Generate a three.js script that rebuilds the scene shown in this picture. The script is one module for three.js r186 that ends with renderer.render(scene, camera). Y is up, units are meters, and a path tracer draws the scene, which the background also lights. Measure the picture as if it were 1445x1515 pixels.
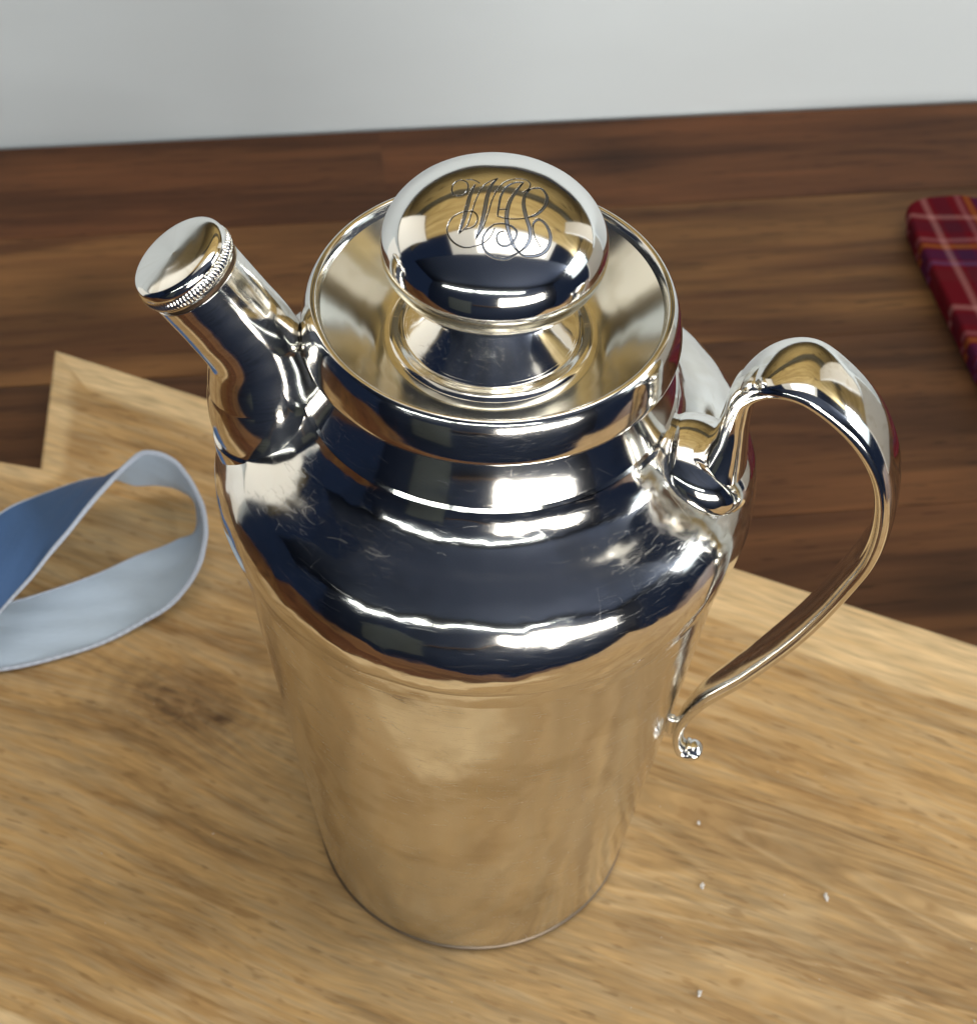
import * as THREE from 'three';
import { mergeGeometries } from 'three/addons/utils/BufferGeometryUtils.js';
import { RoundedBoxGeometry } from 'three/addons/geometries/RoundedBoxGeometry.js';
import { RectAreaLightUniformsLib } from 'three/addons/lights/RectAreaLightUniformsLib.js';

// ---------------------------------------------------------------- camera, light, exposure
const D = Math.PI / 180;
const scene = new THREE.Scene();
const camera = new THREE.PerspectiveCamera(35.05, 976 / 1024, 0.01, 60);
camera.rotation.order = 'YXZ';
camera.position.set(0.0011, 0.4489, 0.2683);
camera.rotation.set(-48.67 * D, 0, 2.43 * D);
camera.focus = 0.36;
camera.userData.fStop = 27;
scene.add(camera);
const renderer = new THREE.WebGLRenderer({ antialias: true });
renderer.toneMapping = THREE.LinearToneMapping;
renderer.toneMappingExposure = 1.54;
renderer.shadowMap.enabled = true;
scene.background = new THREE.Color().setRGB(0.006, 0.010, 0.022);   // the unlit depth of the room
RectAreaLightUniformsLib.init();
const WINDOW = { at: [1.05, 0.40, 1.62], w: 1.7, h: 0.5, L: 10, color: [1.0, 0.97, 0.92] };
const TUBES = { L: 34, color: [0.95, 1.0, 0.98] };
const PANEL = { L: 2.0, color: [1.0, 0.965, 0.91] };
const TABLE_TURN = 8.73 * D, BOARD_TURN = -20 * D;

// ---------------------------------------------------------------- noise
let seedState = 7;
const rnd = () => { seedState = (seedState + 0x6d2b79f5) | 0; let t = Math.imul(seedState ^ (seedState >>> 15), 1 | seedState); t = (t + Math.imul(t ^ (t >>> 7), 61 | t)) ^ t; return ((t ^ (t >>> 14)) >>> 0) / 4294967296; };
function h3(x, y, z) { let h = Math.imul(x, 374761393) ^ Math.imul(y, 668265263) ^ Math.imul(z, 2147483647 - 1274126177); h = Math.imul(h ^ (h >>> 13), 1274126177); return ((h ^ (h >>> 16)) >>> 0) / 4294967296; }
const fade = (t) => t * t * (3 - 2 * t), mix = (a, b, t) => a + (b - a) * t, clamp = (x, a = 0, b = 1) => Math.min(b, Math.max(a, x)), step = (a, b, x) => fade(clamp((x - a) / (b - a)));
function n2(x, y, s = 0) { const ix = Math.floor(x), iy = Math.floor(y), fx = fade(x - ix), fy = fade(y - iy); return mix(mix(h3(ix, iy, s), h3(ix + 1, iy, s), fx), mix(h3(ix, iy + 1, s), h3(ix + 1, iy + 1, s), fx), fy) * 2 - 1; }
function n3(x, y, z) { const iz = Math.floor(z), f = fade(z - iz); return mix(n2(x, y, iz + 91), n2(x, y, iz + 92), f); }
function fbm(x, y, s, o = 4) { let a = 0, k = 0.5; for (let i = 0; i < o; i++) { a += k * n2(x, y, s + i * 17); x *= 2.03; y *= 2.03; k *= 0.5; } return a; }

// ---------------------------------------------------------------- textures
const toS = (c) => (c <= 0.0031308 ? 12.92 * c : 1.055 * Math.pow(c, 1 / 2.4) - 0.055);
function bake(w, h, f, srgb = true) {
  const d = new Uint8Array(w * h * 4);
  for (let j = 0; j < h; j++) for (let i = 0; i < w; i++) {
    const c = f((i + 0.5) / w, (j + 0.5) / h), o = (j * w + i) * 4;
    for (let k = 0; k < 3; k++) { const v = Array.isArray(c) ? c[k] : c; d[o + k] = 255 * clamp(srgb ? toS(clamp(v)) : v); }
    d[o + 3] = 255;
  }
  const t = new THREE.DataTexture(d, w, h);
  t.magFilter = THREE.LinearFilter; t.minFilter = THREE.LinearMipmapLinearFilter; t.generateMipmaps = true;
  t.wrapS = t.wrapT = THREE.RepeatWrapping; if (srgb) t.colorSpace = THREE.SRGBColorSpace; t.needsUpdate = true;
  return t;
}
const lerp3 = (a, b, t) => [mix(a[0], b[0], t), mix(a[1], b[1], t), mix(a[2], b[2], t)];

// ---------------------------------------------------------------- geometry helpers
// A grid surface from p(u, v) -> [x, y, z], u and v in 0..1, with normals from the finished shape; uv(u, v) optional
function surf(p, nu, nv, { wrap = false, flip = false, uv = (u, v) => [u, v] } = {}) {
  const P = [], U = [], idx = [], N = new Float32Array((nu + 1) * (nv + 1) * 3);
  for (let j = 0; j <= nv; j++) for (let i = 0; i <= nu; i++) { P.push(p(i / nu, j / nv)); U.push(...uv(i / nu, j / nv, P[P.length - 1])); }
  const at = (i, j) => P[j * (nu + 1) + i], a = new THREE.Vector3(), b = new THREE.Vector3();
  for (let j = 0; j <= nv; j++) for (let i = 0; i <= nu; i++) {
    const i0 = wrap ? (i === 0 || i === nu ? nu - 1 : i - 1) : Math.max(0, i - 1), i1 = wrap ? (i === nu || i === 0 ? 1 : i + 1) : Math.min(nu, i + 1), j0 = Math.max(0, j - 1), j1 = Math.min(nv, j + 1);
    const A = at(i0, j), B = at(i1, j), C = at(i, j0), E = at(i, j1);
    a.set(B[0] - A[0], B[1] - A[1], B[2] - A[2]); b.set(E[0] - C[0], E[1] - C[1], E[2] - C[2]);
    a.cross(b).normalize(); if (flip) a.negate();
    if (!(a.lengthSq() > 0.5)) a.set(0, 1, 0);
    N.set([a.x, a.y, a.z], (j * (nu + 1) + i) * 3);
    if (i < nu && j < nv) { const k = j * (nu + 1) + i, m = k + nu + 1; flip ? idx.push(k, m, k + 1, k + 1, m, m + 1) : idx.push(k, k + 1, m, k + 1, m + 1, m); }
  }
  const g = new THREE.BufferGeometry();
  g.setAttribute('position', new THREE.Float32BufferAttribute(P.flat(), 3));
  g.setAttribute('normal', new THREE.BufferAttribute(N, 3));
  g.setAttribute('uv', new THREE.Float32BufferAttribute(U, 2));
  g.setIndex(idx);
  return g;
}
const curve = (pts) => { const c = new THREE.CatmullRomCurve3(pts.map((p) => new THREE.Vector3(p[0], p[1], p[2] || 0)), false, 'centripetal'); c.arcLengthDivisions = 400; return c; };
// a smooth line through values that belong to the points of a curve
const along = (vals, c, pts) => { // parameter of each point by chord length
  const s = [0]; for (let i = 1; i < pts.length; i++) s.push(s[i - 1] + Math.hypot(pts[i][0] - pts[i - 1][0], pts[i][1] - pts[i - 1][1], (pts[i][2] || 0) - (pts[i - 1][2] || 0)));
  const L = s[s.length - 1];
  return (t) => { const x = clamp(t) * L; let i = 0; while (i < s.length - 2 && s[i + 1] < x) i++; const f = clamp((x - s[i]) / (s[i + 1] - s[i] || 1)); const k = (q) => vals[clamp(q, 0, vals.length - 1)]; const a = k(i - 1), b = k(i), c2 = k(i + 1), d = k(i + 2); return b + 0.5 * f * (c2 - a + f * (2 * a - 5 * b + 4 * c2 - d + f * (3 * (b - c2) + d - a))); };
};
// hammered, slightly uneven sheet silver: offsets along the normal
const dent = (x, y, z, amp, k) => amp * (n3(x * k, y * k, z * k) + 0.45 * n3(x * k * 2.3 + 5, y * k * 2.3, z * k * 2.3) + 0.16 * n3(x * k * 5.1 + 9, y * k * 5.1, z * k * 5.1));
// revolve smooth pieces of profile [[r, y], ...] round the y axis; each piece keeps a crease at its ends
function revolve(pieces, { seg = 200, per = 26, amp = 0, k = 60, uvs } = {}) {
  return mergeGeometries(pieces.map((pts) => {
    const c = curve(pts), nv = Math.max(6, Math.min(per * (pts.length - 1), 160));
    const line = []; for (let j = 0; j <= nv; j++) line.push(c.getPointAt(j / nv));
    return surf((u, v) => {
      const q = line[Math.round(v * nv)], w = u >= 1 ? 0 : u * 2 * Math.PI, x = Math.cos(w), z = -Math.sin(w);
      const e = amp ? dent(x * q.x, q.y, z * q.x, amp, k) : 0;
      return [x * (q.x + (q.x > 1e-4 ? e : 0)), q.y, z * (q.x + (q.x > 1e-4 ? e : 0))];
    }, seg, nv, { wrap: true, flip: false, uv: uvs || ((u, v) => [u, line[Math.round(v * nv)].y / 0.25]) });
  }));
}
// sweep an oval section along a flat curve [s, y] held in the upright plane through the axis turned by az
function sweep(pts, halfW, halfT, az, sign, { nu = 64, nv = 220, pow = 2, capEnd = true, amp = 0, k = 90 } = {}) {
  const c = curve(pts), W = along(halfW, c, pts), T = along(halfT, c, pts), ca = Math.cos(az) * sign, sa = Math.sin(az);
  const e = (t) => (capEnd && t > 0.992 ? Math.sqrt(Math.max(1e-5, 1 - ((t - 0.992) / 0.008) ** 2)) : 1);
  return surf((u, v) => {
    const t = Math.min(1, v), q = c.getPointAt(t), d = c.getTangentAt(t), w = u >= 1 ? 0 : u * 2 * Math.PI;
    const cw = Math.cos(w), sw = Math.sin(w), f = (x) => Math.sign(x) * Math.pow(Math.abs(x), 2 / pow);
    let a = T(t) * f(cw) * e(t), b = W(t) * f(sw) * e(t);
    const s = q.x + d.y * a, y = q.y - d.x * a;
    let x = s * ca - b * sa * sign, z = s * sa + b * ca * sign;
    if (amp) { const n = dent(x, y, z, amp, k); x += n; z += n; }
    return [x, y, z];
  }, nu, nv, { wrap: true, flip: sign < 0, uv: (u, v) => [u, v * 4] });
}

// ---------------------------------------------------------------- scene helpers
const used = {};
const numbered = (n) => { used[n] = (used[n] ?? -1) + 1; return used[n] ? `${n}_${String(used[n]).padStart(3, '0')}` : n; };
function mesh(name, geo, mat, parent = scene) { const m = new THREE.Mesh(geo, mat); m.name = parent === scene ? numbered(name) : name; m.castShadow = m.receiveShadow = true; parent.add(m); return m; }
function thing(name, label, category, pos = [0, 0, 0], turn = 0) { const o = new THREE.Group(); o.name = numbered(name); o.position.set(...pos); o.rotation.y = turn; o.userData = { label, category }; scene.add(o); return o; }
function struct(o, name, pos = [0, 0, 0], turn = 0) { const g = o || new THREE.Group(); g.name = name; g.position.set(...pos); g.rotation.y = turn; g.userData = { kind: 'structure' }; scene.add(g); return g; }
const box = (w, h, d, x = 0, y = 0, z = 0) => new THREE.BoxGeometry(w, h, d).translate(x, y, z);
const rbox = (w, h, d, r, x = 0, y = 0, z = 0) => new RoundedBoxGeometry(w, h, d, 3, r).translate(x, y, z);
const std = (o) => new THREE.MeshStandardMaterial(o), rgb = (r, g, b) => new THREE.Color().setRGB(r, g, b);

// ================================================================ SETTING
// plaster of the wall behind the table
const plasterBump = bake(512, 512, (u, v) => 0.5 + 0.35 * fbm(u * 64, v * 64, 3, 3), false);
const wallMat = std({ color: rgb(0.60, 0.65, 0.67), roughness: 0.9, bumpMap: plasterBump, bumpScale: 0.0006 });
const whiteMat = std({ color: rgb(0.8, 0.79, 0.75), roughness: 0.85 });
const trimMat = std({ color: rgb(0.05, 0.045, 0.03), roughness: 0.6 });
const navyMat = std({ color: rgb(0.055, 0.08, 0.15), roughness: 0.8 }), darkMat = std({ color: rgb(0.022, 0.034, 0.068), roughness: 0.8 });

const wallBack = struct(null, 'wall_back', [0, 0, 0], TABLE_TURN);
mesh('wall_panel', box(2.6, 0.95, 0.05, 0, -0.145, -0.4255), wallMat, wallBack);
mesh('top_rail', box(2.6, 0.014, 0.056, 0, 0.337, -0.4255), trimMat, wallBack);

// dark walnut table: planks glued side by side
function plankTexture(seed, base, streak, red) {
  return bake(1024, 256, (u, v) => {
    const x = u * 9, y = v * 1.2, w = 0.25 * fbm(x * 0.5, y * 1.5, seed, 3);
    const g = fbm(x * 0.8, (y + w) * 9, seed + 5, 3), f = fbm(x * 7, y * 90, seed + 9, 2), big = fbm(x * 0.55, y * 1.6, seed + 23, 3);
    let c = lerp3(base, streak, clamp(0.42 + 1.3 * g + 0.35 * big));
    c = lerp3(c, red, clamp(0.3 + 0.9 * big) * 0.45);
    const pore = step(0.28, 0.5, f) * 0.35, kx = ((x * 0.7 + seed * 1.37) % 3) - 1.6, ky = (y - 0.55) * 5, kd = Math.exp(-(kx * kx * 40 + ky * ky * 1.6));
    const m = (1 - pore) * (1 - 0.42 * kd) * (0.86 + 0.28 * fbm(x * 2, y * 30, seed + 31, 2) + 0.2 * big);
    return [c[0] * m, c[1] * m, c[2] * m];
  });
}
const table = thing('dark_wood_table', 'dark brown wooden table top of glued planks under the pale board', 'table', [0, -0.025, 0], TABLE_TURN);
{
  const tones = [[[0.084, 0.033, 0.013], [0.165, 0.066, 0.025], [0.145, 0.044, 0.015]], [[0.100, 0.044, 0.017], [0.235, 0.115, 0.040], [0.18, 0.066, 0.022]], [[0.072, 0.032, 0.014], [0.17, 0.076, 0.029], [0.13, 0.046, 0.017]]];
  const mats = [0, 1, 2, 3, 4].map((i) => { const t = tones[[0, 1, 2, 2, 1][i]], m = plankTexture(40 + i * 13, ...t); m.repeat.set(0.9, 1); return new THREE.MeshPhysicalMaterial({ map: m, roughness: 0.55, specularIntensity: 0.45, bumpMap: m, bumpScale: 0.0002 }); });
  let z = -0.398;
  [0.068, 0.096, 0.1, 0.094, 0.1, 0.096, 0.09].forEach((w, i) => {
    const g = rbox(1.7, 0.028, w - 0.0002, 0.0005);
    const p = g.attributes.position, uv = g.attributes.uv;
    for (let k = 0; k < p.count; k++) uv.setXY(k, p.getX(k) / 0.8 + 0.37 * i, p.getZ(k) / 0.11 + 0.5);
    const m = mesh('plank', g, mats[i % 5], table);
    m.position.set(0.02 * ((i * 7) % 3), -0.014, z + w / 2);
    z += w;
  });
  for (const [x, zz] of [[-0.78, -0.33], [0.78, -0.33], [-0.78, 0.18], [0.78, 0.18]]) mesh('leg', rbox(0.07, 0.7, 0.07, 0.006, x, -0.378, zz), mats[2], table);
}

// the room that the silver mirrors
const pineTex = bake(1024, 512, (u, v) => {
  const x = u * 6, y = v * 3; let kn = 0, wy = 0;
  for (const [kx, ky, r] of [[1.2, 0.6, 0.16], [3.4, 1.7, 0.2], [4.9, 0.9, 0.13], [2.2, 2.5, 0.15], [5.6, 2.3, 0.17]]) { const d = Math.hypot((x - kx) * 0.55, y - ky); kn = Math.max(kn, Math.exp(-((d / r) ** 2) * 2.2)); wy += 0.35 * Math.exp(-((d / 0.45) ** 2)) * Math.sign(y - ky); }
  const g = Math.sin((y + wy + 0.5 * fbm(x * 0.35, y * 0.7, 71, 3)) * 21) * 0.5 + 0.5, f = fbm(x * 4, y * 40, 77, 2);
  const c = lerp3([0.60, 0.45, 0.19], [0.40, 0.27, 0.095], clamp(g * 0.75 + f * 0.3 + 0.35 * fbm(x * 0.7, y, 79, 3)));
  return lerp3(c, [0.07, 0.035, 0.012], clamp(kn * 1.1));
});
const pineMats = [0, 1, 2].map((i) => { const t = pineTex.clone(); t.offset.set(0.31 * i, 0.37 * i); t.needsUpdate = true; return std({ map: t, roughness: 0.7, color: rgb(1 - 0.12 * i, 1 - 0.13 * i, 1 - 0.16 * i) }); });
const ceiling = struct(null, 'ceiling', [0, 0, 0], 0);
{
  const mats = pineMats;
  for (let i = 0; i < 12; i++) {
    const g = rbox(5.2, 0.04, 0.292, 0.006), p = g.attributes.position, uv = g.attributes.uv;
    for (let k = 0; k < p.count; k++) uv.setXY(k, p.getX(k) / 2.4 + i * 0.19, p.getZ(k) / 1.0 + i * 0.31);
    const m = mesh('plank', g, mats[(i * 2 + (i >> 1)) % 3], ceiling); m.position.set(0, 1.32, -0.4 - i * 0.3);
  }
  mesh('beam', rbox(5.2, 0.12, 0.14, 0.01, 0, 1.24, -1.15), trimMat, ceiling);
  mesh('plaster_band', box(1.6, 0.04, 0.50, 0.15, 1.3, 0.0), whiteMat, ceiling);
  mesh('dark_ceiling', box(6, 0.04, 1.55, 0, 1.3, 1.027), darkMat, ceiling);
}
const wallLeft = struct(null, 'wall_left'), wallRight = struct(null, 'wall_right');
for (const [w, k] of [[wallLeft, -1], [wallRight, 1]]) {
  mesh('wall_panel', box(0.04, 0.88, 0.34, k * 0.62, -0.17, -0.27), whiteMat, w);       // low white side wall
  mesh('pier', k < 0 ? box(0.05, 1.9, 0.72, -1.15, 0.32, -0.58) : box(0.05, 1.9, 0.34, 1.15, 0.32, -0.80), whiteMat, w);
  for (let i = 0; i < 7; i++) { const g = box(0.03, 0.266, 3.2), uv = g.attributes.uv, p = g.attributes.position; for (let q = 0; q < p.count; q++) uv.setXY(q, p.getZ(q) / 2.4 + 0.3 * i, p.getY(q) / 1.0 + 0.29 * i); mesh('plank', g, pineMats[(i * 2 + (k > 0)) % 3], w).position.set(k * 2.4, -0.5 + i * 0.27, -2.2); }
}
// added unseen uplight behind the low wall, brightening the timber ceiling
mesh('added_uplight', rbox(1.6, 0.1, 0.3, 0.02, 0, -0.06, -1.0), trimMat, ceiling);
mesh('added_uplight_glass', box(1.5, 0.006, 0.24, 0, -0.006, -1.0), new THREE.MeshStandardMaterial({ color: 0x111111, emissive: rgb(1, 0.95, 0.85), emissiveIntensity: 1 }), ceiling);

// lit fittings: an added light panel over the table, tube lamps and a window in the far dark wall
function areaLight(name, w, h, L, color, pos, target) {
  const l = new THREE.RectAreaLight(rgb(...color), L, w, h); l.name = name; l.position.set(...pos); l.lookAt(...target); scene.add(l); return l;
}
const glow = (c, s) => new THREE.MeshStandardMaterial({ color: 0x111111, emissive: rgb(...c), emissiveIntensity: s, roughness: 1 });
const wallFront = struct(null, 'wall_front');
mesh('wall_panel', box(6, 2.6, 0.06, 0, 0, 1.8), navyMat, wallFront);
{
  const W = WINDOW, [x, y] = W.at;
  mesh('window_pane', box(W.w, W.h, 0.01, x, y, 1.742), glow(W.color, 1), wallFront);
  mesh('window_frame', mergeGeometries([box(W.w + 0.12, 0.06, 0.05, x, y + W.h / 2 + 0.032, 1.722), box(W.w + 0.12, 0.06, 0.05, x, y - W.h / 2 - 0.032, 1.722), box(0.06, W.h, 0.05, x - W.w / 2 - 0.03, y, 1.721), box(0.06, W.h, 0.05, x + W.w / 2 + 0.03, y, 1.721)]), trimMat, wallFront);
  areaLight('window', W.w, W.h, W.L, W.color, [x, y, 1.732], [x, y, 0]);
  for (const [cx, w] of [[-1.15, 1.2], [0.22, 1.35]]) {
    mesh('lamp_tube', new THREE.CylinderGeometry(0.009, 0.009, w, 16).rotateZ(Math.PI / 2).translate(cx, 0.98, 1.6), glow(TUBES.color, 1), wallFront);
    mesh('lamp_housing', rbox(w + 0.05, 0.05, 0.06, 0.008, cx, 1.03, 1.6), whiteMat, wallFront);
    areaLight('lamp_tube', w, 0.018, TUBES.L, TUBES.color, [cx, 0.98, 1.585], [cx, 0.5, 0]);
  }
  // smaller daylight window on the right
  const wx = 2.36, wz = -0.05, wy = 0.82, ww = 0.95, wh = 0.78;
  mesh('window_pane', box(0.01, wh, ww, wx, wy, wz), glow([0.8, 0.92, 1], 1), wallRight);
  mesh('window_frame', mergeGeometries([box(0.04, 0.05, ww + 0.1, wx, wy + wh / 2 + 0.026, wz), box(0.04, 0.05, ww + 0.1, wx, wy - wh / 2 - 0.026, wz), box(0.04, wh, 0.05, wx, wy, wz - ww / 2 - 0.026), box(0.04, wh, 0.05, wx, wy, wz + ww / 2 + 0.026)]), trimMat, wallRight);
  areaLight('window', ww, wh, 15, [0.92, 0.965, 1], [wx - 0.01, wy, wz], [0, wy - 0.3, wz]);
  // a pale door and shelf on the far wall
  mesh('door', rbox(0.8, 1.0, 0.04, 0.006, -1.0, -0.2, 1.745), std({ color: rgb(0.22, 0.25, 0.24), roughness: 0.7 }), wallFront);
  mesh('shelf', rbox(0.9, 0.04, 0.18, 0.005, -0.05, 0.12, 1.68), std({ color: rgb(0.25, 0.15, 0.09), roughness: 0.7 }), wallFront);
  // glowing panel added to the plaster band to light the board
  mesh('added_light_panel', box(1.0, 0.012, 0.40, 0.28, 1.272, 0.0), glow(PANEL.color, 0.7), ceiling);
  areaLight('added_light_panel', 1.0, 0.40, PANEL.L, PANEL.color, [0.28, 1.26, 0.0], [0.28, 0, 0.0]);
  areaLight('added_uplight', 1.5, 0.24, 12, [1, 0.95, 0.85], [0, 0.002, -1.0], [0, 3, -1.0]);  // light of the added, unseen uplight
}

// ================================================================ BOARD
const edgeDir = [Math.cos(20.3 * D), Math.sin(20.3 * D)];   // the long edges run this way in x, z
const A0 = [-0.1752, -0.2039], far = (t) => [A0[0] + edgeDir[0] * t, A0[1] + edgeDir[1] * t];
const outline = [A0, far(0.62), [0.345, 0.2747], [-0.345, 0.0194], [-0.36, -0.172], [-0.1674, -0.1398]];
function edgeDistance(x, z) { let m = 1, which = 0; for (let i = 0; i < outline.length; i++) { const [a, b] = outline[i], [c, d] = outline[(i + 1) % outline.length], l = (c - a) ** 2 + (d - b) ** 2, t = clamp(((x - a) * (c - a) + (z - b) * (d - b)) / l), e = Math.hypot(x - a - t * (c - a), z - b - t * (d - b)); if (e < m) { m = e; which = i; } } return [m, which]; }
const BW = 0.52, BH = 0.36, BX = -0.26, BZ = -0.22;       // part of the board that the texture covers closely
const ct = Math.cos(20.3 * D), st = Math.sin(20.3 * D);
const grainAt = (x, z) => [x * ct + z * st, -x * st + z * ct];
const KNOT = grainAt(-0.099, -0.037), CATH = grainAt(0.101, 0.029);
function boardHeight(x, z) {
  const [a, b] = grainAt(x, z);
  const wob = 0.0050 * fbm(a * 8, b * 14, 11, 3) + 0.0008 * fbm(a * 45, b * 60, 12, 2);
  // the knot bends the lines round it
  const ka = a - KNOT[0], kb = b - KNOT[1], kn = 0.006 * fbm(x * 60, z * 60, 13, 3), kd = Math.hypot(ka * 0.66, kb) + kn, bend = Math.exp(-((kd / 0.030) ** 2));
  const plain = b + wob + 0.012 * bend * Math.sign(kb) * (1 - Math.exp(-Math.abs(kb) * 220));
  // cathedral figure: nested tongues with their tips to the right
  const ca = a - CATH[0], cb = b - CATH[1], tongue = 0.43 * ca + 21 * Math.pow(Math.abs(cb + 0.4 * wob) + 1e-6, 1.6) + wob * 1.2;
  const inC = step(0.034, 0.014, Math.abs(cb)) * step(-0.22, -0.10, ca) * step(0.16, 0.05, ca);
  return { h: mix(plain, tongue, inC), kd, bend, a, b, wob, inC };
}
const boardTex = (() => {
  const heart = [0.44, 0.274, 0.112], dark = [0.235, 0.128, 0.047], lightG = [0.66, 0.468, 0.250], sap = [0.70, 0.515, 0.285], sapD = [0.53, 0.36, 0.175], grey = [0.335, 0.245, 0.135];
  return bake(2048, 1418, (u, v) => {
    const x = BX + u * BW, z = BZ + v * BH, g = boardHeight(x, z), a = g.a, b = g.b + 0.9 * g.wob + 0.5 * (g.h - g.b) * (1 - g.inC);
    const ph = g.h * 420 + 1.1 * fbm(a * 14, b * 40, 15, 3) + 0.9 * fbm(a * 40, b * 420, 16, 2), s = ((ph % 6.283) + 6.283) % 6.283 / 6.283, ring = Math.pow(s, 2.4) * step(1, 0.88, s), rim = Math.exp(-(((s - 0.13) / 0.12) ** 2)) * (0.25 + 0.5 * g.inC) * clamp(0.75 + 1.3 * fbm(a * 40, b * 90, 39, 3));
    const fib = fbm(a * 85, b * 760, 21, 3), fib2 = fbm(a * 30, b * 210, 25, 3), big = fbm(a * 7, b * 16, 29, 3), blotch = fbm(a * 24, b * 36, 33, 3), fleck = fbm(a * 160, b * 620, 37, 2);
    let c = lerp3(heart, dark, clamp(0.12 + 0.42 * ring + 0.8 * fib2 + 0.36 * big + 0.35 * blotch));
    c = lerp3(c, lightG, clamp(0.22 - 1.1 * fib - 0.6 * fib2 + 0.4 * blotch + 0.9 * rim) * 0.7);
    c = lerp3(c, grey, clamp(0.9 * fbm(a * 9, b * 20, 43, 3) + 0.1) * 0.5);
    c = lerp3(c, dark, step(0.25, 0.55, fleck) * 0.45);
    // knot: broken dark patches in a brown eye
    const kn = Math.exp(-((g.kd / 0.013) ** 2)), kr = fbm(x * 190 + 3 * fbm(z * 90, x * 90, 45, 2), z * 260, 47, 4), kl = 0.5 + 0.5 * Math.sin(g.kd * 1300 + 6 * fbm(x * 70, z * 70, 49, 3));
    c = lerp3(c, [0.17, 0.088, 0.036], clamp(kn * 0.55 + 0.22 * g.bend * kl));
    c = lerp3(c, [0.055, 0.026, 0.013], clamp(kn * (0.05 + 1.3 * kr) * 0.75) + 0.75 * Math.exp(-(((x + 0.0845) / 0.0035) ** 2) - (((z + 0.031) / 0.0022) ** 2)));
    // pale sapwood along the edges
    const [ed, wh] = edgeDistance(x, z), wid = (wh === 0 ? mix(0.012, 0.0285, clamp((a - grainAt(...A0)[0]) / 0.36)) : wh === 2 ? mix(0.024, 0.037, step(-0.10, -0.02, x)) : wh === 5 ? 0.0085 : 0.009) + 0.0032 * fbm(a * 26, b * 26, 57, 4);
    const soft = wh >= 4 || (wh === 0 && a < -0.08) ? 0.003 : 0.001, sp = step(wid + soft, wid - soft, ed) * (wh === 4 || wh === 5 ? 0.7 : 1);
    if (sp > 0) c = lerp3(c, lerp3(sap, sapD, clamp(0.2 + 0.8 * fib2 + 0.5 * fib + 0.25 * ring + 0.4 * blotch)), sp);
    const m = 1 + 0.42 * fib + 0.22 * fbm(a * 130, b * 1500, 53, 2) + 0.1 * blotch;
    return [c[0] * m, c[1] * m, c[2] * m];
  });
})();
boardTex.wrapS = boardTex.wrapT = THREE.MirroredRepeatWrapping;
{
  const sh = new THREE.Shape(outline.map(([x, z]) => new THREE.Vector2(x, -z)));
  const g = new THREE.ExtrudeGeometry(sh, { depth: 0.0206, bevelEnabled: true, bevelThickness: 0.002, bevelSize: 0.002, bevelOffset: -0.002, bevelSegments: 3 }).rotateX(-Math.PI / 2).translate(0, -0.0228, 0);
  const p = g.attributes.position, uv = g.attributes.uv;
  for (let k = 0; k < p.count; k++) uv.setXY(k, (p.getX(k) - BX) / BW, (p.getZ(k) - BZ) / BH);
  const m = mesh('cutting_board', g, new THREE.MeshPhysicalMaterial({ map: boardTex, roughness: 0.62, specularIntensity: 0.5, bumpMap: boardTex, bumpScale: 0.0003 }));
  m.userData = { label: 'pale oak serving board with light edges and a knot, under the silver shaker', category: 'wooden board' };
}

// ================================================================ SILVER SHAKER
const scratch = (() => {
  const cv = document.createElement('canvas'); cv.width = 2048; cv.height = 1024; const c = cv.getContext('2d');
  c.fillStyle = '#808080'; c.fillRect(0, 0, 2048, 1024); c.lineCap = 'round';
  for (let i = 0; i < 4200; i++) {
    const x = rnd() * 2048, y = rnd() * 1024, l = 8 + rnd() * rnd() * 60, a = (rnd() < 0.75 ? (rnd() - 0.5) * 0.25 : (rnd() - 0.5) * 3), v = rnd() < 0.5 ? 70 + rnd() * 50 : 140 + rnd() * 45;
    c.strokeStyle = `rgba(${v},${v},${v},${0.10 + rnd() * 0.22})`; c.lineWidth = 0.5 + rnd() * 0.6;
    c.beginPath(); c.moveTo(x, y); c.quadraticCurveTo(x + Math.cos(a) * l * 0.5 + (rnd() - 0.5) * 6, y + Math.sin(a) * l * 0.5 + (rnd() - 0.5) * 6, x + Math.cos(a) * l, y + Math.sin(a) * l); c.stroke();
  }
  const t = new THREE.CanvasTexture(cv); t.wrapS = t.wrapT = THREE.RepeatWrapping; return t;
})();
// wear: a polished ground crossed by hairlines that scatter light, denser in handled patches
const wear = (() => {
  const N = 2048, cv = document.createElement('canvas'); cv.width = cv.height = N; const c = cv.getContext('2d');
  c.fillStyle = 'rgb(27,27,27)'; c.fillRect(0, 0, N, N); c.lineCap = 'round';
  for (let i = 0; i < 64000; i++) {
    const x = rnd() * N, y = rnd() * N; if (fbm(x / 260, y / 200, 203, 3) + 0.42 < rnd() * 0.9) continue;
    const l = 6 + rnd() * rnd() * 40, a = rnd() < 0.8 ? (rnd() - 0.5) * 0.4 : (rnd() - 0.5) * 3.1, v = Math.round(40 + rnd() * 55);
    c.strokeStyle = `rgba(${v},${v},${v},${0.3 + rnd() * 0.5})`; c.lineWidth = 0.5 + rnd() * 0.7;
    c.beginPath(); c.moveTo(x, y); c.quadraticCurveTo(x + Math.cos(a) * l * 0.5 + (rnd() - 0.5) * 8, y + Math.sin(a) * l * 0.5 + (rnd() - 0.5) * 8, x + Math.cos(a) * l, y + Math.sin(a) * l); c.stroke();
  }
  const t = new THREE.CanvasTexture(cv); t.wrapS = t.wrapT = THREE.RepeatWrapping; return t;
})();
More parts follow.
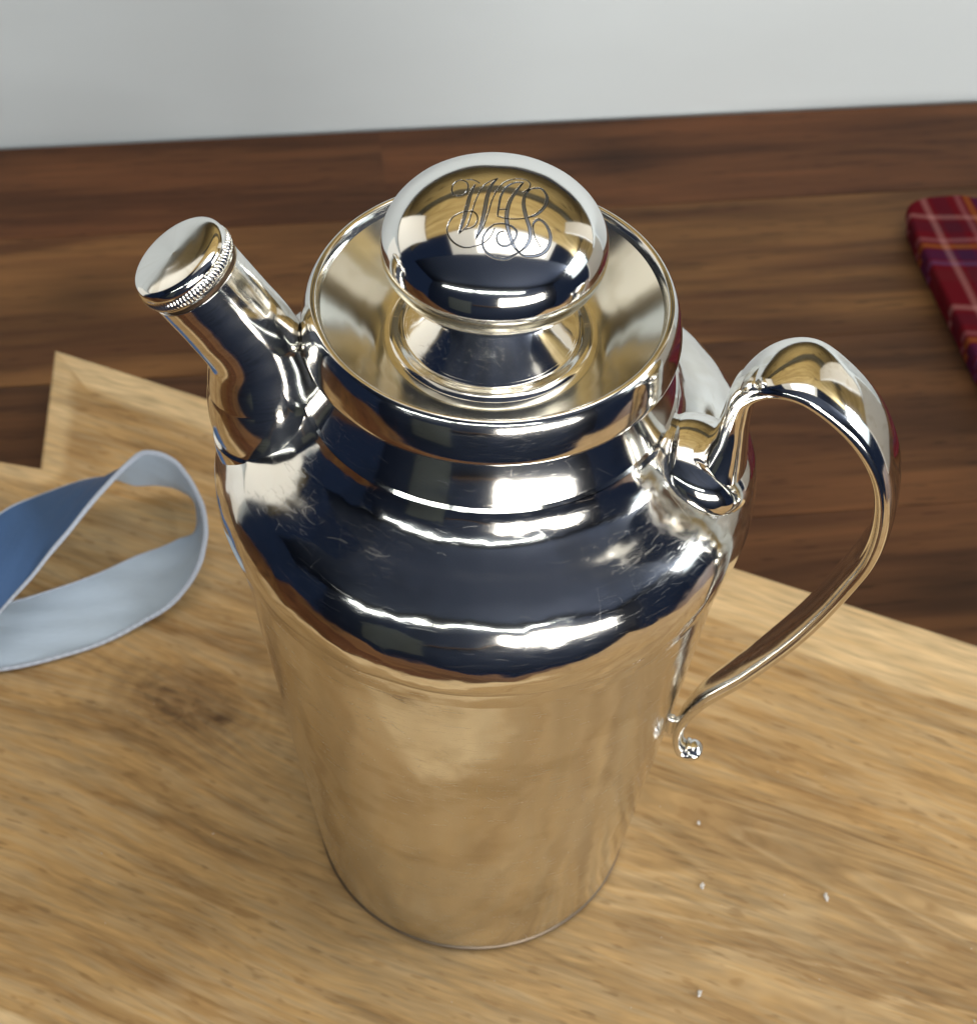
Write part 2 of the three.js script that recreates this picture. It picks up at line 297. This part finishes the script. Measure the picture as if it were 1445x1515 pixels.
const tarnish = bake(512, 512, (u, v) => { const f = fbm(u * 9, v * 9, 211, 5), g = step(0.12, 0.5, fbm(u * 26, v * 26, 215, 4)), k = 1 - 0.10 * clamp(f + 0.4) - 0.12 * g; return [k, k * (0.995 - 0.02 * g), k * (0.985 - 0.06 * g)]; });
const silverColor = rgb(0.88, 0.87, 0.84);
const silver = new THREE.MeshPhysicalMaterial({ color: silverColor, map: tarnish, metalness: 1, roughness: 1, roughnessMap: wear, bumpMap: scratch, bumpScale: 0.000032 });
const silverBody = new THREE.MeshPhysicalMaterial({ color: rgb(0.80, 0.79, 0.765), map: tarnish, metalness: 1, roughness: 1.3, roughnessMap: wear, bumpMap: scratch, bumpScale: 0.00005 });
const silverDisc = new THREE.MeshPhysicalMaterial({ color: rgb(0.80, 0.785, 0.71), map: tarnish, metalness: 1, roughness: 0.17, bumpMap: scratch, bumpScale: 0.00003 });
const silverClean = new THREE.MeshPhysicalMaterial({ color: silverColor, metalness: 1, roughness: 0.09, map: tarnish });
const darkGap = std({ color: rgb(0.08, 0.05, 0.03), metalness: 0.8, roughness: 0.5 });

const shaker = thing('silver_shaker', 'polished silver cocktail shaker with capped spout, round engraved knob and looping handle', 'cocktail shaker');
mesh('body', revolve([[[0.0001, 0.001], [0.044, 0.001]], [[0.044, 0.0008], [0.0462, 0.0003], [0.0473, 0.0011], [0.0478, 0.0030]], [[0.0478, 0.0030], [0.0545, 0.07], [0.0614, 0.147]], [[0.0614, 0.147], [0.0622, 0.1515], [0.0625, 0.1535]]], { amp: 0.00016, k: 100 }), silverBody, shaker);
mesh('base_shade_ring', revolve([[[0.0450, 0.0001], [0.0470, 0.0002], [0.0478, 0.0008], [0.0479, 0.0016], [0.0474, 0.0022]]]), std({ color: rgb(0.17, 0.135, 0.10), metalness: 0.85, roughness: 0.45 }), shaker);  // added dark ring: contact shade at the base put into its colour
mesh('shoulder', revolve([[[0.0628, 0.1533], [0.0636, 0.1550], [0.0645, 0.1590], [0.0649, 0.1630], [0.0645, 0.1672], [0.0631, 0.1712], [0.0607, 0.1750], [0.0573, 0.1782], [0.0535, 0.1807], [0.0500, 0.1828], [0.0470, 0.1851], [0.0449, 0.1877], [0.0436, 0.1902], [0.0430, 0.1922]]], { amp: 0.0002, k: 105 }), silver, shaker);
mesh('neck', revolve([[[0.0430, 0.1922], [0.0424, 0.1930]], [[0.0424, 0.1930], [0.0396, 0.1990], [0.0369, 0.2066]]], { amp: 0.00006, k: 60 }), silver, shaker);

const lid = mesh('lid', revolve([
  [[0.0374, 0.2137], [0.0379, 0.2150], [0.0386, 0.2160], [0.0394, 0.2160], [0.0403, 0.2149], [0.0410, 0.2133], [0.0416, 0.2111], [0.0420, 0.2088], [0.0422, 0.2068], [0.0420, 0.2057], [0.0412, 0.2052]],
  [[0.0412, 0.2052], [0.0398, 0.2055], [0.0367, 0.2062]],
], { amp: 0.00005, k: 70, uvs: (u, v) => [u, 0.8 + v * 0.08] }), silver, shaker);
mesh('lid_disc', revolve([
  [[0.0215, 0.2034], [0.0250, 0.2044], [0.0290, 0.2070], [0.0330, 0.2101], [0.0362, 0.2127], [0.0374, 0.2137]],
], { amp: 0.00005, k: 70, uvs: (u, v, p) => [p[0] / 0.25 + 0.5, p[2] / 0.25 + 0.5] }), silverDisc, lid);
mesh('knob_foot', revolve([
  [[0.0233, 0.2025], [0.0239, 0.2040], [0.0236, 0.2056], [0.0222, 0.2066], [0.0206, 0.2066]],
  [[0.0206, 0.2066], [0.0197, 0.2062], [0.0188, 0.2067]],
  [[0.0188, 0.2067], [0.0162, 0.2086], [0.0130, 0.2112], [0.0103, 0.2141]],
  [[0.0103, 0.2141], [0.0106, 0.2146], [0.0106, 0.2152], [0.0101, 0.2156]],
  [[0.0101, 0.2156], [0.0097, 0.2163], [0.0100, 0.2170]],
], { amp: 0.00003, k: 90, seg: 128 }), silver, lid);

// knob with the engraved script monogram W A R
const KA = 0.0242, KC = 0.0152, KY = 0.2295;
const STROKES = [[1,-174,47,-183,13,-177,-27,-153,-47,-127,-30,-117,-1,-122,35,-138,54,-161,53],[1,-125,-45,-100,-41,-80,-25,-71,-14],[4,-90,-5,-105,49,-116,118,-128,189,-143,244],[1,-143,246,-114,219,-96,152,-79,76,-56,7,-28,-27,1,-47],[4,1,-47,-23,1,-37,71,-46,154,-58,222,-74,274],[1,-74,276,-51,236,-30,159,-16,88,7,19,39,-33,81,-59],[1,-117,232,-85,221,-72,194,-75,169,-94,149,-129,148,-166,163,-187,193,-192,224,-177,262,-151,289,-118,305,-81,304,-45,294,-17,267,-2,231],[2,8,168,11,131,19,62,40,6,73,-28,107,-40],[4,107,-36,79,29,55,93,45,160,48,209,65,269,83,303,104,319],[1,17,139,44,136],[1,8,173,33,181,74,181,116,171],[2,-3,213,34,208,67,216,87,236,82,267,66,290,42,302,17,294,8,270,17,248,35,242],[2,-3,213,-27,236,-46,271,-44,308,-22,334,11,346,52,346,88,325,112,306],[4,137,-2,117,39,111,83,114,122,126,171,140,216,141,256,128,287,108,311],[3,137,-2,180,-21,203,10,206,53,190,100,161,142,132,162],[1,85,-60,115,-61,135,-41,131,-4,108,29],[3,152,208,154,184,174,161,195,167,213,190,224,222,219,262,199,296,163,318,117,326,83,307],[1,152,208,160,242,186,281]];
function engraving(bg, ink, fill) {
  const S = 2048, cv = document.createElement('canvas'); cv.width = cv.height = S; const c = cv.getContext('2d');
  c.fillStyle = bg; c.fillRect(0, 0, S, S); c.lineCap = 'round'; c.lineJoin = 'round'; c.strokeStyle = c.fillStyle = ink;
  const px = (v) => (v / 20000 / (2.04 * KA) + 0.5) * S;
  for (const [w, ...q] of STROKES) {
    const pts = []; for (let i = 0; i < q.length; i += 2) pts.push([px(q[i]), px(q[i + 1])]);
    const cu = curve(pts), n = 90, at = []; for (let i = 0; i <= n; i++) at.push(cu.getPoint(i / n));
    const sw = (i) => (w > 1 ? Math.pow(Math.sin((Math.PI * (i + 0.5)) / n), 0.7) * (w - 1) * 8.5 : 0);   // swelling strokes, hairline at the ends
    for (let i = 0; i < n; i++) { c.strokeStyle = ink; c.lineWidth = 10.5 + sw(i); c.beginPath(); c.moveTo(at[i].x, at[i].y); c.lineTo(at[i + 1].x, at[i + 1].y); c.stroke(); }
    if (w > 1) for (let i = 6; i < n - 6; i++) { c.strokeStyle = fill; c.lineWidth = Math.max(0.5, sw(i) - 2); c.beginPath(); c.moveTo(at[i].x, at[i].y); c.lineTo(at[i + 1].x, at[i + 1].y); c.stroke(); }
  }
  const t = new THREE.CanvasTexture(cv); t.flipY = false; t.wrapS = t.wrapT = THREE.ClampToEdgeWrapping; return t;
}
const engrBump = engraving('#ffffff', '#000000', '#707070'), engrColor = engraving('#ffffff', '#33373f', '#858ea0'), engrRough = engraving('#484848', '#d8d8d8', '#ffffff');
engrColor.colorSpace = THREE.SRGBColorSpace;
const knobMat = new THREE.MeshPhysicalMaterial({ color: silverColor, metalness: 1, map: engrColor, roughness: 0.3, roughnessMap: engrRough, bumpMap: engrBump, bumpScale: 0.0001 });
mesh('knob', (() => {
  const prof = []; for (let f = 0; f <= 156; f += 6) prof.push([Math.max(1e-5, KA * Math.sin(f * D)), KY + KC * Math.cos(f * D)]);   // an oblate bun down to its neck
  const c = curve(prof.reverse()), nv = 120, line = []; for (let j = 0; j <= nv; j++) line.push(c.getPointAt(j / nv));
  return surf((u, v) => {
    const q = line[Math.round(v * nv)], w = u >= 1 ? 0 : u * 2 * Math.PI, x = Math.cos(w) * q.x, z = -Math.sin(w) * q.x, n = dent(x, q.y, z, 0.00006, 75);
    return [x * (1 + n / KA), q.y + n * (q.y - KY) / KC, z * (1 + n / KA)];
  }, 200, nv, { wrap: true, uv: (u, v, p) => (p[1] > 0.2296 ? [p[0] / (2.04 * KA) + 0.5, p[2] / (2.04 * KA) + 0.5] : [0.004, 0.004]) });
})(), knobMat, lid);

// spout, left
const SPA = 6 * D;
const spPts = [[0.0490, 0.1740], [0.0503, 0.1800], [0.0506, 0.1860], [0.0507, 0.1925], [0.0524, 0.2030], [0.0572, 0.2122], [0.0619, 0.2203], [0.0636, 0.2232]], spR = [0.0128, 0.0136, 0.0138, 0.0131, 0.0113, 0.0108, 0.0107, 0.0107];
const spout = mesh('spout', sweep(spPts, spR, spR, SPA, -1, { capEnd: true, amp: 0.00006 }), silver, shaker);
mesh('collar', sweep([[0.0480, 0.1690], [0.0494, 0.1750], [0.0500, 0.1790], [0.0503, 0.1805]], [0.0150, 0.0147, 0.0142, 0.0132], [0.0150, 0.0147, 0.0142, 0.0132], SPA, -1, { capEnd: false, nv: 40 }), silver, spout);
{
  // cap: local y is the spout's axis
  const dir = new THREE.Vector3(-0.52 * Math.cos(SPA), 0.854, 0.52 * Math.sin(SPA)).normalize();
  const place = (m) => { m.position.set(-0.0635 * Math.cos(SPA), 0.2232, 0.0635 * Math.sin(SPA)); m.quaternion.setFromUnitVectors(new THREE.Vector3(0, 1, 0), dir); };
  const ring = mesh('thread_ring', revolve([[[0.0102, -0.0006], [0.0103, 0.0016]]], { seg: 64 }), darkGap, spout); place(ring);
  const cap = mesh('spout_cap', revolve([[[0.0100, 0.0010], [0.0110, 0.0008], [0.0113, 0.0014]], [[0.0112, 0.0040], [0.0113, 0.0047], [0.0110, 0.0057], [0.0103, 0.0063], [0.0090, 0.00665], [0.0045, 0.0069], [0.0001, 0.0070]]], { seg: 96, amp: 0.00003, k: 120 }), silverClean, spout); place(cap);
  const kn = mesh('knurled_ring', surf((u, v) => { const w = u >= 1 ? 0 : u * 2 * Math.PI, rr = 0.0112 + (0.00022 * Math.sin(w * 84)) * Math.sin(Math.PI * clamp(v * 1.15 - 0.07)) + 0.0002 * Math.sin(Math.PI * v); return [rr * Math.cos(w), 0.0013 + v * 0.0028, -rr * Math.sin(w)]; }, 84 * 8, 8, { wrap: true }), silverClean, spout); place(kn);
}

// handle, right
const HA = 17 * D;
const hp = [[0.0530, 0.1765], [0.0545, 0.1810], [0.0557, 0.1862], [0.0565, 0.1920], [0.0568, 0.1991], [0.0580, 0.2076], [0.0630, 0.2141], [0.0692, 0.2158], [0.0771, 0.2120], [0.0850, 0.2046], [0.0904, 0.1948], [0.0930, 0.1822], [0.0928, 0.1703], [0.0902, 0.1592], [0.0834, 0.1376], [0.0728, 0.1138], [0.0630, 0.0950], [0.0594, 0.0838], [0.0585, 0.0770], [0.0590, 0.0718], [0.0606, 0.0687], [0.0631, 0.0684], [0.0646, 0.0706]];
const hw = [0.0110, 0.0095, 0.0073, 0.0060, 0.0056, 0.0066, 0.0086, 0.0096, 0.0094, 0.0090, 0.0084, 0.0080, 0.0078, 0.0077, 0.0072, 0.0064, 0.0050, 0.0042, 0.0037, 0.0036, 0.0036, 0.0034, 0.0030];
const ht = [0.0085, 0.0072, 0.0052, 0.0038, 0.0031, 0.0029, 0.0030, 0.0030, 0.0029, 0.0028, 0.0026, 0.0025, 0.0024, 0.0024, 0.0023, 0.0022, 0.0020, 0.0018, 0.0016, 0.0015, 0.0017, 0.0022, 0.0026];
const handle = mesh('handle', sweep(hp, hw, ht, HA, 1, { amp: 0.00003, nv: 640, pow: 2.2 }), silverClean, shaker);
mesh('handle_base', surf((u, v) => { const w = u >= 1 ? 0 : u * 2 * Math.PI, a = v * Math.PI / 2, r = 0.0128 * Math.cos(a), y = 0.0078 * Math.pow(Math.sin(a), 0.9) - 0.001; return [r * Math.cos(w) * 1.02, y, -r * Math.sin(w)]; }, 96, 40, { wrap: true }).rotateZ(-30 * D).translate(0.0520, 0.1812, 0).rotateY(-HA), silverClean, handle);
mesh('handle_joint', new THREE.CapsuleGeometry(0.0014, 0.0050, 10, 20).translate(0.0560, 0.0775, 0).rotateY(-HA), silverClean, handle);

// ================================================================ RIBBON
{
  const Q = [[-1863,40,-441,-1934,20,-695],[-1640,30,-445,-1690,20,-715],[-1388,20,-531,-1447,20,-817],[-1180,30,-652,-1232,25,-947],[-1045,85,-745,-1096,30,-1029],[-969,168,-822,-1034,35,-1070],[-962,205,-913,-1028,40,-1147],[-992,245,-1032,-1066,45,-1238],[-1049,290,-1118,-1131,55,-1269],[-1108,335,-1150,-1194,80,-1259],[-1185,370,-1142,-1268,120,-1225],[-1236,360,-1094,-1360,138,-1234],[-1311,340,-982,-1467,174,-1162],[-1402,300,-829,-1578,218,-1045],[-1488,270,-672,-1653,280,-911],[-1573,240,-529,-1722,351,-747],[-1722,180,-280,-1855,405,-531]];
  const T = curve(Q.map((q) => [q[0] / 1e4, q[1] / 1e4, q[2] / 1e4])), B = curve(Q.map((q) => [q[3] / 1e4, q[4] / 1e4, q[5] / 1e4]));
  const at = (u, v, o) => { const a = T.getPoint(u), b = B.getPoint(u), p = a.clone().lerp(b, v), d = T.getPoint(Math.min(1, u + 0.004)).sub(T.getPoint(Math.max(0, u - 0.004))).normalize(), n = d.cross(b.sub(a)).normalize(), wr = 0.0007 * n2(u * 9, v * 2.2, 5) + 0.0004 * n2(u * 26 + v * 5, v * 3, 6); return p.addScaledVector(n, o + wr).toArray(); };
  const weave = bake(256, 256, (u, v) => 0.5 + 0.25 * Math.sin(u * 402) * Math.sin(v * 402) + 0.25 * fbm(u * 20, v * 20, 81, 2), false);
  const mk = (r, g, b, o) => new THREE.MeshPhysicalMaterial({ color: rgb(r, g, b), roughness: 0.55, sheen: 0.4, bumpMap: weave, bumpScale: 0.0002, ...o });
  const rib = thing('ribbon', 'blue ribbon loop with pale blue inner side lying left of the silver shaker', 'ribbon');
  mesh('outer_face', surf((u, v) => at(u, v, -0.0006), 160, 14, { flip: true, uv: (u, v) => [u * 12, v * 2] }), mk(0.034, 0.092, 0.225), rib);
  mesh('inner_face', surf((u, v) => at(u, v, 0.0006), 160, 14, { uv: (u, v) => [u * 12, v * 2] }), mk(0.46, 0.56, 0.68), rib);
  mesh('edge', mergeGeometries([0, 1].map((v) => surf((u, w) => { const a = w * 2 * Math.PI, p = at(u, v, Math.cos(a) * 0.0009), q = at(u, v + (v ? 0.02 : -0.02) * Math.sin(a), Math.cos(a) * 0.0009); return q; }, 160, 8, { wrap: false }))), mk(0.40, 0.45, 0.54), rib);
}

// ================================================================ TARTAN CLOTH
{
  const tartan = bake(1024, 1024, (u, v) => {
    const sett = (t, o) => { // colour and weight of thread t (metres)
      const p = ((((t + o) / 0.062) % 1) + 1) % 1 * 62, L = (a, b, e = 0.5) => step(a - e, a + e, p) * step(b + e, b - e, p);
      let c = [0.105, 0.004, 0.009];
      c = lerp3(c, [0.055, 0.008, 0.018], L(17, 24) * 0.9); c = lerp3(c, [0.42, 0.20, 0.19], L(11.5, 14.5, 1) * 0.7); c = lerp3(c, [0.34, 0.14, 0.15], L(28, 30.5, 1) * 0.7);
      c = lerp3(c, [0.30, 0.10, 0.02], L(32, 35)); c = lerp3(c, [0.022, 0.012, 0.06], L(36, 43)); c = lerp3(c, [0.10, 0.06, 0.16], L(44, 47) * 0.8); c = lerp3(c, [0.10, 0.01, 0.014], L(50, 58));
      return c;
    };
    const x = u * 0.2, y = v * 0.2, a = sett(x, -0.001), b = sett(y, -0.0045), w = Math.sin((x + y) * 3400) > 0 ? 0.62 : 0.38;
    return lerp3(a, b, w);
  });
  const cloth = thing('tartan_cloth', 'folded red tartan cloth with white and blue stripes on the dark table', 'cloth', [0.1945, -0.025, -0.3450], 0);
  const mat = new THREE.MeshPhysicalMaterial({ map: tartan, roughness: 1, specularIntensity: 0.2 });
  for (const [name, y0, h, ins] of [['fold', 0, 0.0065, 0.0015], ['fold', 0.0065, 0.0072, 0]]) {
    mesh(name, surf((u, v) => {
      const X = 0.24, Z = 0.135, w = u >= 1 ? 0 : u * 2 * Math.PI, a = (v - 0.5) * Math.PI, f = (t) => Math.sign(t) * Math.pow(Math.abs(t), 0.2), e = Math.sign(Math.sin(a)) * Math.pow(Math.abs(Math.sin(a)), 0.8), ci = Math.pow(Math.cos(a), 0.28);
      const k = v < 0.5 ? clamp(v * 14) : clamp((1 - v) * 14), x = f(Math.cos(w)) * (X / 2 - ins - 0.005 + 0.005 * ci) * k, z = f(Math.sin(w)) * (Z / 2 - ins - 0.005 + 0.005 * ci) * k;
      return [X / 2 + x - 0.17 * z, y0 + h / 2 + (h / 2) * e + 0.0014 * n2(x * 38, z * 30, 9) + 0.0007 * n2(x * 110, z * 90, 10), Z / 2 - z];
    }, 220, 60, { wrap: true, flip: false, uv: (u, v, p) => [(p[0] - 0.17 * (p[2] - 0.085)) / 0.2, p[2] / 0.2] }), mat, cloth);
  }
}

// ================================================================ CRUMBS on the board
{
  const crumbMat = std({ color: rgb(0.62, 0.59, 0.55), roughness: 0.5 });
  for (const [x, z, s, label] of [
    [0.1096, 0.0251, 0.0009, 'tiny white crumb on the board farthest right of the shaker'],
    [0.0715, 0.0232, 0.0008, 'tiny white crumb on the board beside the rounded grain figure'],
    [0.0717, 0.0009, 0.0005, 'tiny pale crumb on the board below the handle curl'],
    [0.0690, 0.0580, 0.0008, 'tiny pale crumb nearest the front, right of the shaker base']]) {
    const g = new THREE.IcosahedronGeometry(1, 2), p = g.attributes.position;
    for (let k = 0; k < p.count; k++) { const q = new THREE.Vector3().fromBufferAttribute(p, k), f = 1 + 0.8 * n3(q.x * 1.9 + x * 900, q.y * 1.9, q.z * 1.9 + z * 500); p.setXYZ(k, q.x * f * s * 0.8, Math.max(0, q.y * f * s * 0.5 + s * 0.4), q.z * f * s * 1.3); }
    g.computeVertexNormals();
    const m = mesh('crumb', g, crumbMat); m.position.set(x, 0, z); m.userData = { label, category: 'crumb' };
  }
}

{
  const bits = [];
  for (let i = 0; i < 40; i++) { const x = -0.13 + rnd() * 0.32, z = -0.04 + rnd() * 0.12, s = 0.00012 + 0.00022 * rnd() * rnd(); if (Math.hypot(x, z) < 0.05) continue; bits.push(new THREE.IcosahedronGeometry(s, 0).scale(1, 0.5, 1 + rnd() * 1.6).rotateY(rnd() * 6).translate(x, s * 0.4, z)); }
  const m = mesh('dust', mergeGeometries(bits), std({ color: rgb(0.52, 0.44, 0.34), roughness: 0.8 })); m.userData = { label: 'fine pale dust scattered on the oak board', category: 'dust', kind: 'stuff' };
}

renderer.render(scene, camera);
